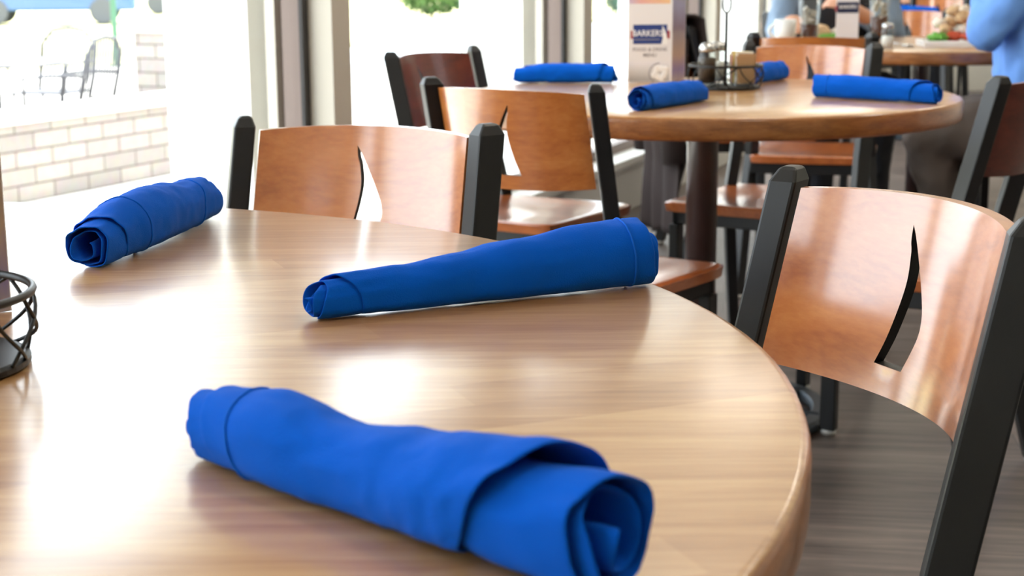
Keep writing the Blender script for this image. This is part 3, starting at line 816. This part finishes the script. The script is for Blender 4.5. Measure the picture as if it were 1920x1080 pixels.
def person(label, J, shirt_m, trouser_m, shoe_m, sleeve=1.0, folds=1.0, vest_m=None):
    """J: joints in world space: pelvis, chest, neck, head, hipL.., kneeL.., ankleL.., shL.., elL.., haL.., fwd"""
    V = {k: Vector(v) for k, v in J.items()}
    f = V['fwd'].normalized(); lf = Vector((-f.y, f.x, 0))   # person's left
    root = thing('person', label, 'person', (V['pelvis'].x, V['pelvis'].y, 0))
    O = Vector((V['pelvis'].x, V['pelvis'].y, 0))
    for k in V:
        if k != 'fwd': V[k] = V[k] - O
    bm = bmesh.new()
    capsule(bm, V['pelvis'], V['chest'], .125, .13, 1.25, side=lf)
    capsule(bm, V['chest'], V['neck'], .125, .06, 1.2, side=lf)
    capsule(bm, V['neck'], V['head'], .055, .06)
    hd = V['head'] + Vector((0, 0, .07)) + f * .01
    capsule(bm, hd - Vector((0, 0, .03)), hd + Vector((0, 0, .055)), .078, .086, .92, side=lf)
    capsule(bm, hd + f * .03 - Vector((0, 0, .075)), hd + f * .035 - Vector((0, 0, .02)), .042, .058, .95, side=lf)   # jaw
    capsule(bm, hd + f * .09 + Vector((0, 0, .0)), hd + f * .103 - Vector((0, 0, .032)), .011, .016)                  # nose
    for s in (1, -1):
        capsule(bm, hd + lf * s * .078 - Vector((0, 0, .03)), hd + lf * s * .082 + Vector((0, 0, .01)), .014, .019, .5, side=f)  # ears
    for s, q in ((1, 'L'), (-1, 'R')):
        capsule(bm, V['hip' + q], V['knee' + q], .085, .06); capsule(bm, V['knee' + q], V['ankle' + q], .058, .038)
        capsule(bm, V['ankle' + q], V['ankle' + q] + f * .13 - Vector((0, 0, .045)), .038, .032)
        capsule(bm, V['sh' + q], V['el' + q], .052, .042); capsule(bm, V['el' + q], V['ha' + q], .042, .028)
        d = (V['ha' + q] - V['el' + q]).normalized(); p = V['ha' + q]
        w = d.cross(Vector((0, 0, 1))).normalized(); up = w.cross(d)
        capsule(bm, p + d * .015, p + d * .075, .026, .032, 1.3, side=w)
        for i, (o_, ln) in enumerate(((-.03, .065), (-.010, .075), (.011, .07), (.030, .055))):
            b0 = p + d * .085 + w * o_; b1 = b0 + d * ln * .5 - up * .006; b2 = b1 + d * ln * .35 - up * .022; b3 = b2 + d * .008 - up * .02
            capsule(bm, b0, b1, .0105, .0098, n=8); capsule(bm, b1, b2, .0098, .009, n=8); capsule(bm, b2, b3, .009, .008, n=8)
        th = p + d * .03 + w * (-s) * .03
        capsule(bm, th, th + d * .035 - w * s * .022 - up * .01, .013, .0115, n=8); capsule(bm, th + d * .035 - w * s * .022 - up * .01, th + d * .065 - w * s * .02 - up * .02, .0115, .0095, n=8)
    body = obj('body', bm, M_SKIN, root); fuse(body, .007, 4)
    hb = bmesh.new(); capsule(hb, hd - f * .025 + Vector((0, 0, .0)), hd - f * .012 + Vector((0, 0, .062)), .082, .089, .95, side=lf)
    h = obj('hair', hb, M_HAIR, root); fuse(h, .012, 3)
    for s in (1, -1):
        eb = bmesh.new(); bmesh.ops.create_uvsphere(eb, u_segments=12, v_segments=8, radius=.011, matrix=Matrix.Translation(hd + f * .082 + lf * s * .031 + Vector((0, 0, .005))))
        e = obj('eye', eb, M_EYE, root, smooth=True)
        pb = bmesh.new(); bmesh.ops.create_uvsphere(pb, u_segments=10, v_segments=6, radius=.006, matrix=Matrix.Translation(hd + f * .089 + lf * s * .031 + Vector((0, 0, .005)))); obj('pupil', pb, M_SLOT, e, smooth=True)
    mb = bmesh.new(); tube(mb, [hd + f * (.093 - .25 * abs(q) * .05) + lf * q * .022 - Vector((0, 0, .058)) for q in (-1, -.5, 0, .5, 1)], .005, 6); obj('mouth', mb, mat('lips', (170, 100, 92), rough=.5), root, smooth=True)
    sb = bmesh.new()
    capsule(sb, V['pelvis'] - Vector((0, 0, .02)), V['chest'], .15, .155, 1.25, side=lf); capsule(sb, V['chest'], V['neck'] - Vector((0, 0, .05)), .15, .085, 1.25, side=lf)
    for q in 'LR':
        capsule(sb, V['sh' + q], V['el' + q], .072, .062); capsule(sb, V['chest'] * .4 + V['sh' + q] * .6, V['sh' + q], .09, .075)
        e1 = V['el' + q].lerp(V['ha' + q], sleeve); capsule(sb, V['el' + q], e1, .06, .056 - .016 * sleeve)
    sh = obj('shirt', sb, shirt_m, root); fuse(sh, .012, 4)
    tx = bpy.data.textures.new('cloth_folds', 'CLOUDS'); tx.noise_scale = .09; tx.noise_depth = 2
    dm = sh.modifiers.new('folds', 'DISPLACE'); dm.texture = tx; dm.strength = .035 * folds; dm.mid_level = .5
    tb = bmesh.new()
    capsule(tb, V['pelvis'] + Vector((0, 0, .03)), V['pelvis'] - Vector((0, 0, .01)), .145, .14, 1.2, side=lf)
    for q in 'LR':
        capsule(tb, V['hip' + q], V['knee' + q], .105, .085); capsule(tb, V['knee' + q], V['ankle' + q] + Vector((0, 0, .0)), .083, .066)
    tr = obj('trousers', tb, trouser_m, root); fuse(tr, .012, 4)
    dm = tr.modifiers.new('folds', 'DISPLACE'); dm.texture = tx; dm.strength = .03; dm.mid_level = .5
    for q in 'LR':
        fb = bmesh.new(); A = V['ankle' + q]
        capsule(fb, A - f * .03 - Vector((0, 0, .035)), A + f * .15 - Vector((0, 0, .05)), .045, .038, 1.1, side=lf)
        for v in fb.verts: v.co.z = max(v.co.z, .004)
        s_ = obj('shoe', fb, shoe_m, root); fuse(s_, .010, 3)
    if vest_m:
        vb = bmesh.new(); capsule(vb, V['pelvis'] - Vector((0, 0, .01)), V['chest'], .163, .168, 1.25, side=lf); capsule(vb, V['chest'], V['neck'] - Vector((0, 0, .07)), .165, .09, 1.25, side=lf)
        v_ = obj('vest', vb, vest_m, root); fuse(v_, .012, 4)
    return root
def seated(P, fw, shr=.19, knee=(.40, .0), lean=.05, hands=((.30, .16, .80), (.30, -.16, .80)), zs=.53, ank=.34, elb=None, shz=1.02):
    P = Vector((P[0], P[1], 0)); f = Vector((fw[0], fw[1], 0)).normalized(); l = Vector((-f.y, f.x, 0)); z = lambda h: Vector((0, 0, h))
    J = dict(pelvis=P + z(zs + .04), chest=P + f * lean + z(zs + .36), neck=P + f * lean * 1.4 + z(zs + .55), head=P + f * lean * 2 + z(zs + .64), fwd=f)
    for s, q in ((1, 'L'), (-1, 'R')):
        J['hip' + q] = P + l * s * .09 + z(zs); J['knee' + q] = P + l * s * .12 + f * knee[0] + z(zs + .0)
        J['ankle' + q] = P + l * s * .12 + f * ank + z(.09)
        J['sh' + q] = P + l * s * shr + f * lean * 1.3 + z(zs + .48)
        hx, hy, hz = hands[0 if s == 1 else 1]
        J['ha' + q] = P + f * hx + l * hy + z(hz)
        J['el' + q] = P + l * s * (shr + .05) + f * (lean + .06) + z(zs + .23)
    if elb:
        for k, v in elb.items(): J[k] = Vector(v)
    return J
M_BLUESHIRT = mat('light_blue_shirt', (104, 152, 226), rough=.8, bump=.2, bump_scale=300)
M_TROUSER = mat('brown_trousers', (74, 64, 58), rough=.85, bump=.2, bump_scale=400)
M_GREYSHIRT = mat('grey_blue_shirt', (122, 142, 166), rough=.8)
M_DARKCLOTH = mat('charcoal_cloth', (44, 46, 52), rough=.85)
M_NAVYCLOTH = mat('navy_cloth', (32, 40, 74), rough=.85)
M_BROWNCLOTH = mat('brown_cloth', (62, 50, 46), rough=.85)
M_SHOE = mat('dark_shoe', (30, 26, 26), rough=.4)
J = seated((1.60, 4.90), (-.93, .36), knee=(.41, 0), lean=-.0, zs=.555)
J.update(pelvis=Vector((1.68, 4.90, .60)), chest=Vector((1.685, 4.93, .93)), neck=Vector((1.67, 4.95, 1.13)), head=Vector((1.65, 4.95, 1.22)),
         hipL=Vector((1.60, 4.82, .555)), kneeL=Vector((1.335, 4.93, .50)), ankleL=Vector((1.47, 4.94, .09)),
         hipR=Vector((1.63, 4.99, .555)), kneeR=Vector((1.40, 5.12, .50)), ankleR=Vector((1.5, 5.14, .09)),
         shL=Vector((1.63, 4.77, 1.08)), elL=Vector((1.462, 4.79, .835)), haL=Vector((1.50, 4.97, 1.07)),
         shR=Vector((1.65, 5.12, 1.08)), elR=Vector((1.67, 5.16, .83)), haR=Vector((1.55, 5.02, 1.06)))
person('person in a light blue shirt and brown trousers seated at the right edge', J, M_BLUESHIRT, M_TROUSER, M_SHOE, sleeve=.35)
person('person in a grey-blue shirt and dark vest seated behind the white mug', seated((1.36, 6.75), (.10, -.995), hands=((.34, .0, .87), (.52, -.30, .81)), lean=.1), M_GREYSHIRT, M_DARKCLOTH, M_SHOE, sleeve=.55, vest_m=M_DARKCLOTH)
person('person in navy beyond the farthest orange chair', seated((3.05, 11.5), (-.3, -.95), hands=((.3, .16, .8), (.3, -.16, .8))), M_NAVYCLOTH, M_DARKCLOTH, M_SHOE)
person('person in dark brown at the top right beyond the cola glass', seated((2.12, 11.0), (.5, -.86), hands=((.3, .16, .8), (.3, -.16, .8))), M_BROWNCLOTH, M_DARKCLOTH, M_SHOE)
dup(c0, (3.115, 11.71, 0), 2.84, 'chair under the person in navy')
dup(c0, (2.01, 11.19, 0), 3.665, 'chair under the person in dark brown')
dup(c0, (1.34, 6.97, 0), 3.24, 'chair under the person in the grey-blue shirt')

# jacket over the chair back by the windows
def jacket():
    bm = bmesh.new(); nu, nv = 36, 60
    # chair at (.44,5.35) facing +x: back edge line runs along y, tops at x~.35 z~.83
    g = []
    for i in range(nu + 1):
        u = i / nu; row = []
        for j in range(nv + 1):
            v = j / nv
            s = v * 1.24 - .42            # 0 at the top of the back; negative = front side, positive = rear side
            fold = .016 * math.sin(u * 19 + 2 * math.sin(v * 5)) + .012 * noise.noise(Vector((u * 5, v * 4, 1.7)))
            amp = min(1, abs(s) / .25)
            wdt = .21 + .05 * min(1, abs(s) / .5)
            y = (u - .5) * 2 * wdt
            if s < -.03: x, z = .045 + .10 * (-s), .856 + s * .96
            elif s < .03: a = (s + .03) / .06 * PI; x, z = .045 * math.cos(a), .856 + .016 * math.sin(a)
            else: x, z = -.045 - .05 * min(s, .3), .856 - (s - .03) * .97
            sx = -1 if s > 0 else 1
            arch = -.05 * (1 - (2 * u - 1) ** 2) if abs(s) < .25 else -.05 * (1 - (2 * u - 1) ** 2) * max(0, 1 - (abs(s) - .25) / .3)
            row.append(bm.verts.new((x + sx * fold * amp + arch, y, z + .02 * math.sin(u * 7) * (v > .9))))
        g.append(row)
    for i in range(nu):
        for j in range(nv): bm.faces.new((g[i][j], g[i + 1][j], g[i + 1][j + 1], g[i][j + 1]))
    o = obj('jacket', bm, mat('dark_jacket', (44, 32, 30), rough=.85, vary=.2), None, smooth=True, loc=(.60, 5.63, 0), rotz=rad(7))
    m = o.modifiers.new('cloth', 'SOLIDIFY'); m.thickness = .006; m.offset = 1
    tag(o, 'dark brown jacket draped over the chair back left of the wire caddy', 'jacket')
    for s in (1, -1):
        b = bmesh.new()
        pts = [(-.05, s * .19, .79), (-.065, s * .225, .68), (-.065, s * .235, .52), (-.06, s * .24, .36)]
        tube(b, pts, .05, 14, radii=[.05, .052, .048, .042]); obj('sleeve', b, MATS['dark_jacket'], o, smooth=True)
jacket()
t = thing('bag', 'maroon bag on the floor behind the dark chair at the right edge', 'bag', (1.62, 5.02 - .62, 0), rad(15))
M_MAROON = mat('maroon_leather', (84, 22, 34), rough=.5, vary=.1)
bm = bmesh.new(); vs = box(bm, -.15, .15, -.06, .06, .005, .22)
for v in vs[4:]: v.co.y *= .55
bmesh.ops.subdivide_edges(bm, edges=bm.edges[:], cuts=3, use_grid_fill=True)
obj('body', bm, M_MAROON, t, bevel=.01)
for s in (-1, 1):
    bm = bmesh.new(); tube(bm, [(-.08, s * .03, .215), (-.07, s * .03, .29), (0, s * .03, .32), (.07, s * .03, .29), (.08, s * .03, .215)], .006, 8); obj('handle', bm, M_MAROON, t, smooth=True)

# ------------------------------------------------------------------ outdoors
def flatmat(name, a, b, sc):
    m = mat(name, a, rough=.9); N = m.node_tree.nodes; L = m.node_tree.links
    tc = N['Texture Coordinate']; n = N.new('ShaderNodeTexNoise'); n.inputs['Scale'].default_value = sc; n.inputs['Detail'].default_value = 7
    L.new(tc.outputs['Object'], n.inputs['Vector']); cr = N.new('ShaderNodeValToRGB'); cr.color_ramp.elements[0].color = lin(a); cr.color_ramp.elements[1].color = lin(b)
    cr.color_ramp.elements[0].position = .35; cr.color_ramp.elements[1].position = .65
    L.new(n.outputs['Fac'], cr.inputs[0]); L.new(cr.outputs[0], N['Principled BSDF'].inputs['Base Color']); return m
GZ = -.3
struct(bxo('patio_paving', (x0w - 6, x1w + 6, .52, 12, GZ - .1, GZ), flatmat('concrete', (208, 202, 194), (226, 222, 214), 1.5), loc=WO, rotz=WA))
struct(bxo('lawn', (-30, 120, 12, 90, GZ - .12, GZ - .02), flatmat('dry_lawn', (186, 184, 128), (214, 206, 160), .8), loc=WO, rotz=WA))
M_BLOCK = brickmat('retaining_block', (172, 162, 156), (154, 146, 142), (104, 94, 88), .31, .102, .006)
M_CAP = mat('stone_cap', (226, 220, 212), rough=.8, vary=.06)
def uvbox(o):
    me = o.data; uv = me.uv_layers.new(name='uv')
    for p in me.polygons:
        for li in p.loop_indices:
            c = me.vertices[me.loops[li].vertex_index].co; n = p.normal
            uv.data[li].uv = (c.x if abs(n.y) >= abs(n.x) else c.y, c.z - GZ)
BA = math.atan2(10.538 - 8.929, -2.175 + 2.929)
BO = Vector((-2.175, 10.538, 0))
t = thing('garden_wall', 'low wall of pale stone blocks with a light cap outside the left window', 'wall', BO, BA)
o = bxo('block_course', (-6.5, .1, 0, .28, GZ, .165), M_BLOCK, t); uvbox(o)
bxo('cap', (-6.52, .12, -.03, .31, .165, .225), M_CAP, t, bevel=.008)
t = thing('stone_pillar', 'square pale stone block pillar at the end of the low garden wall', 'pillar', (-2.50, 11.5, 0), BA)
o = bxo('shaft', (-.19, .19, -.19, .19, GZ, .60), M_BLOCK, t); uvbox(o)
bxo('cap', (-.22, .22, -.22, .22, .60, .66), M_CAP, t, bevel=.008)
M_PTABLE = mat('patio_metal', (84, 84, 90), rough=.5, vary=.1)
t = thing('patio_table', 'round grey patio table beyond the low stone wall at the left edge', 'table', (-3.62, 10.9, GZ))
bm = bmesh.new(); lathe(bm, [(.0, .70), (.50, .70), (.52, .715), (.50, .73), (0, .73)], 48); obj('table_top', bm, M_PTABLE, t)
bm = bmesh.new(); lathe(bm, [(.26, 0), (.26, .02), (.06, .05), (.035, .1), (.035, .70)], 32); obj('pedestal', bm, M_PTABLE, t, smooth=True)
def patio_chair(loc, rz, label):
    t = thing('patio_chair', label, 'chair', loc, rz, 'patio chairs')
    bm = bmesh.new()
    for i in range(13):
        x = -.22 + .44 * i / 12; h = .82 + .08 * math.sqrt(max(0, 1 - (x / .23) ** 2)); tube(bm, [(x, -.2, .44), (x, -.26, .66), (x, -.29, h)], .006, 6)
    tube(bm, [(-.23, -.19, .43), (-.23, -.27, .78), (-.14, -.29, .89), (0, -.29, .91), (.14, -.29, .89), (.23, -.27, .78), (.23, -.19, .43)], .013, 8); obj('backrest', bm, M_PTABLE, t, smooth=True)
    bm = bmesh.new(); box(bm, -.23, .23, -.22, .23, .42, .44); obj('seat', bm, M_PTABLE, t, bevel=.008)
    for s in (-1, 1):
        for y in (-.2, .2):
            bm = bmesh.new(); tube(bm, [(s * .21, y, .42), (s * .23, y * 1.15, 0)], .013, 8); obj('leg', bm, M_PTABLE, t, smooth=True)
        bm = bmesh.new(); tube(bm, [(s * .24, -.25, .66), (s * .25, 0, .66), (s * .25, .2, .64), (s * .23, .21, .44)], .013, 8); obj('armrest', bm, M_PTABLE, t, smooth=True)
    return t
pc = patio_chair((-3.55, 12.0, GZ), rad(165), 'patio chair with a rounded slatted back behind the grey patio table')
dup(pc, (-3.0, 10.55, GZ), rad(75), 'patio chair right of the grey patio table, near the stone wall')
# green post, shrubs, cars
t = thing('sign_post', 'thin green metal post standing on the lawn behind the patio', 'post', (-5.7, 22.5, GZ))
bm = bmesh.new(); lathe(bm, [(.045, 0), (.045, 1.0)], 12); obj('shaft', bm, mat('green_metal', (70, 110, 84), rough=.5), t)
bm = bmesh.new(); lathe(bm, [(.1, 0), (.1, .03)], 16); obj('base', bm, mat('green_metal', (70, 110, 84)), t)
M_LEAF = [mat('leaf_green', (86, 120, 66), rough=.7, vary=.4, vary_scale=4), mat('leaf_dark', (58, 92, 72), rough=.7, vary=.4, vary_scale=4)]
def shrub(loc, s, label, m, seed):
    t = thing('shrub', label, 'shrub', loc, 0, 'shrubs beyond the lawn')
    bm = bmesh.new(); rng = random.Random(seed)
    for k in range(2600):
        d = Vector((rng.gauss(0, 1), rng.gauss(0, 1), rng.gauss(0, 1))).normalized(); r = rng.uniform(.75, 1.02)
        c = Vector((d.x * s[0] * r, d.y * s[1] * r, s[2] * (1.0 + .0) + d.z * s[2] * r * .95))
        if c.z < .05: continue
        a = Vector((rng.gauss(0, 1), rng.gauss(0, 1), rng.gauss(0, 1))).normalized(); b = a.cross(d + Vector((.01, .3, .2))).normalized(); L = s[2] * .09
        v = [bm.verts.new(c + a * L), bm.verts.new(c + b * L * .55), bm.verts.new(c - a * L), bm.verts.new(c - b * L * .55)]
        bm.faces.new(v)
    obj('foliage', bm, m, t, recalc=False)
    bm = bmesh.new(); tube(bm, [(0, 0, 0), (.03, 0, s[2] * .5), (0, .02, s[2])], .05 * s[2], 8); obj('stem', bm, M_HAIR, t)
    return t
shrub((-2.3, 46, GZ), (1.15, 1.0, .95), 'round leafy green shrub seen through the middle window', M_LEAF[0], 1)
shrub((-1.4, 51, GZ), (.95, .9, .9), 'darker shrub right of the leafy green shrub through the middle window', M_LEAF[1], 2)
shrub((3.2, 40, GZ), (.8, .8, .7), 'small shrub behind the tent menu through the window', M_LEAF[1], 3)
def car(loc, rz, label, paint):
    t = thing('parked_car', label, 'car', loc, rz, 'parked cars')
    prof = [(-2.2, .35), (-2.2, .75), (-1.9, .92), (-1.25, .98), (-.65, 1.42), (.75, 1.46), (1.5, 1.02), (2.1, .92), (2.25, .7), (2.25, .35)]
    bm = bmesh.new()
    a = [bm.verts.new((x, -.85 if z < 1.1 else -.68, z)) for x, z in prof]; b = [bm.verts.new((x, .85 if z < 1.1 else .68, z)) for x, z in prof]
    bm.faces.new(a); bm.faces.new(b[::-1])
    for i in range(len(prof)): j = (i + 1) % len(prof); bm.faces.new((a[i], b[i], b[j], a[j]))
    obj('body', bm, paint, t, bevel=.06)
    gm = mat('car_glass', (40, 50, 60), rough=.08)
    for s in (-1, 1):
        bm = bmesh.new(); q = [(-1.05, 1.02), (-.6, 1.36), (.7, 1.4), (1.3, 1.04)]
        va = [bm.verts.new((x, s * (.86 if z < 1.1 else .71), z)) for x, z in q]; vb = [bm.verts.new((x, s * (.845 if z < 1.1 else .69), z)) for x, z in q]
        bm.faces.new(va); bm.faces.new(vb[::-1])
        for i in range(4): bm.faces.new((va[i], va[(i + 1) % 4], vb[(i + 1) % 4], vb[i]))
        obj('side_window', bm, gm, t)
        for x in (-1.35, 1.4):
            bm = bmesh.new(); lathe(bm, [(.12, -.11), (.3, -.11), (.34, -.08), (.34, .08), (.3, .11), (.12, .11)], 28)
            bmesh.ops.transform(bm, matrix=Matrix.Translation((x, s * .8, .34)) @ Matrix.Rotation(rad(90), 4, 'X'), verts=bm.verts); wh = obj('wheel', bm, mat('tyre', (92, 94, 100), rough=.8), t)
            bm = bmesh.new(); lathe(bm, [(0, -.1), (.13, -.1), (.2, -.09), (.2, .09), (.13, .1), (0, .1)], 20); bmesh.ops.transform(bm, matrix=Matrix.Translation((x, s * .8, .34)) @ Matrix.Rotation(rad(90), 4, 'X'), verts=bm.verts); obj('hub', bm, M_CHROME, wh)
    return t
car((-12.3, 42, GZ), rad(10), 'blue parked car beyond the patio at the top left', mat('blue_paint', (66, 100, 150), rough=.25, coat=.8))
car((-10.2, 52, GZ), rad(4), 'white parked car right of the blue one at the top left', mat('white_paint', (226, 228, 230), rough=.25, coat=.8))
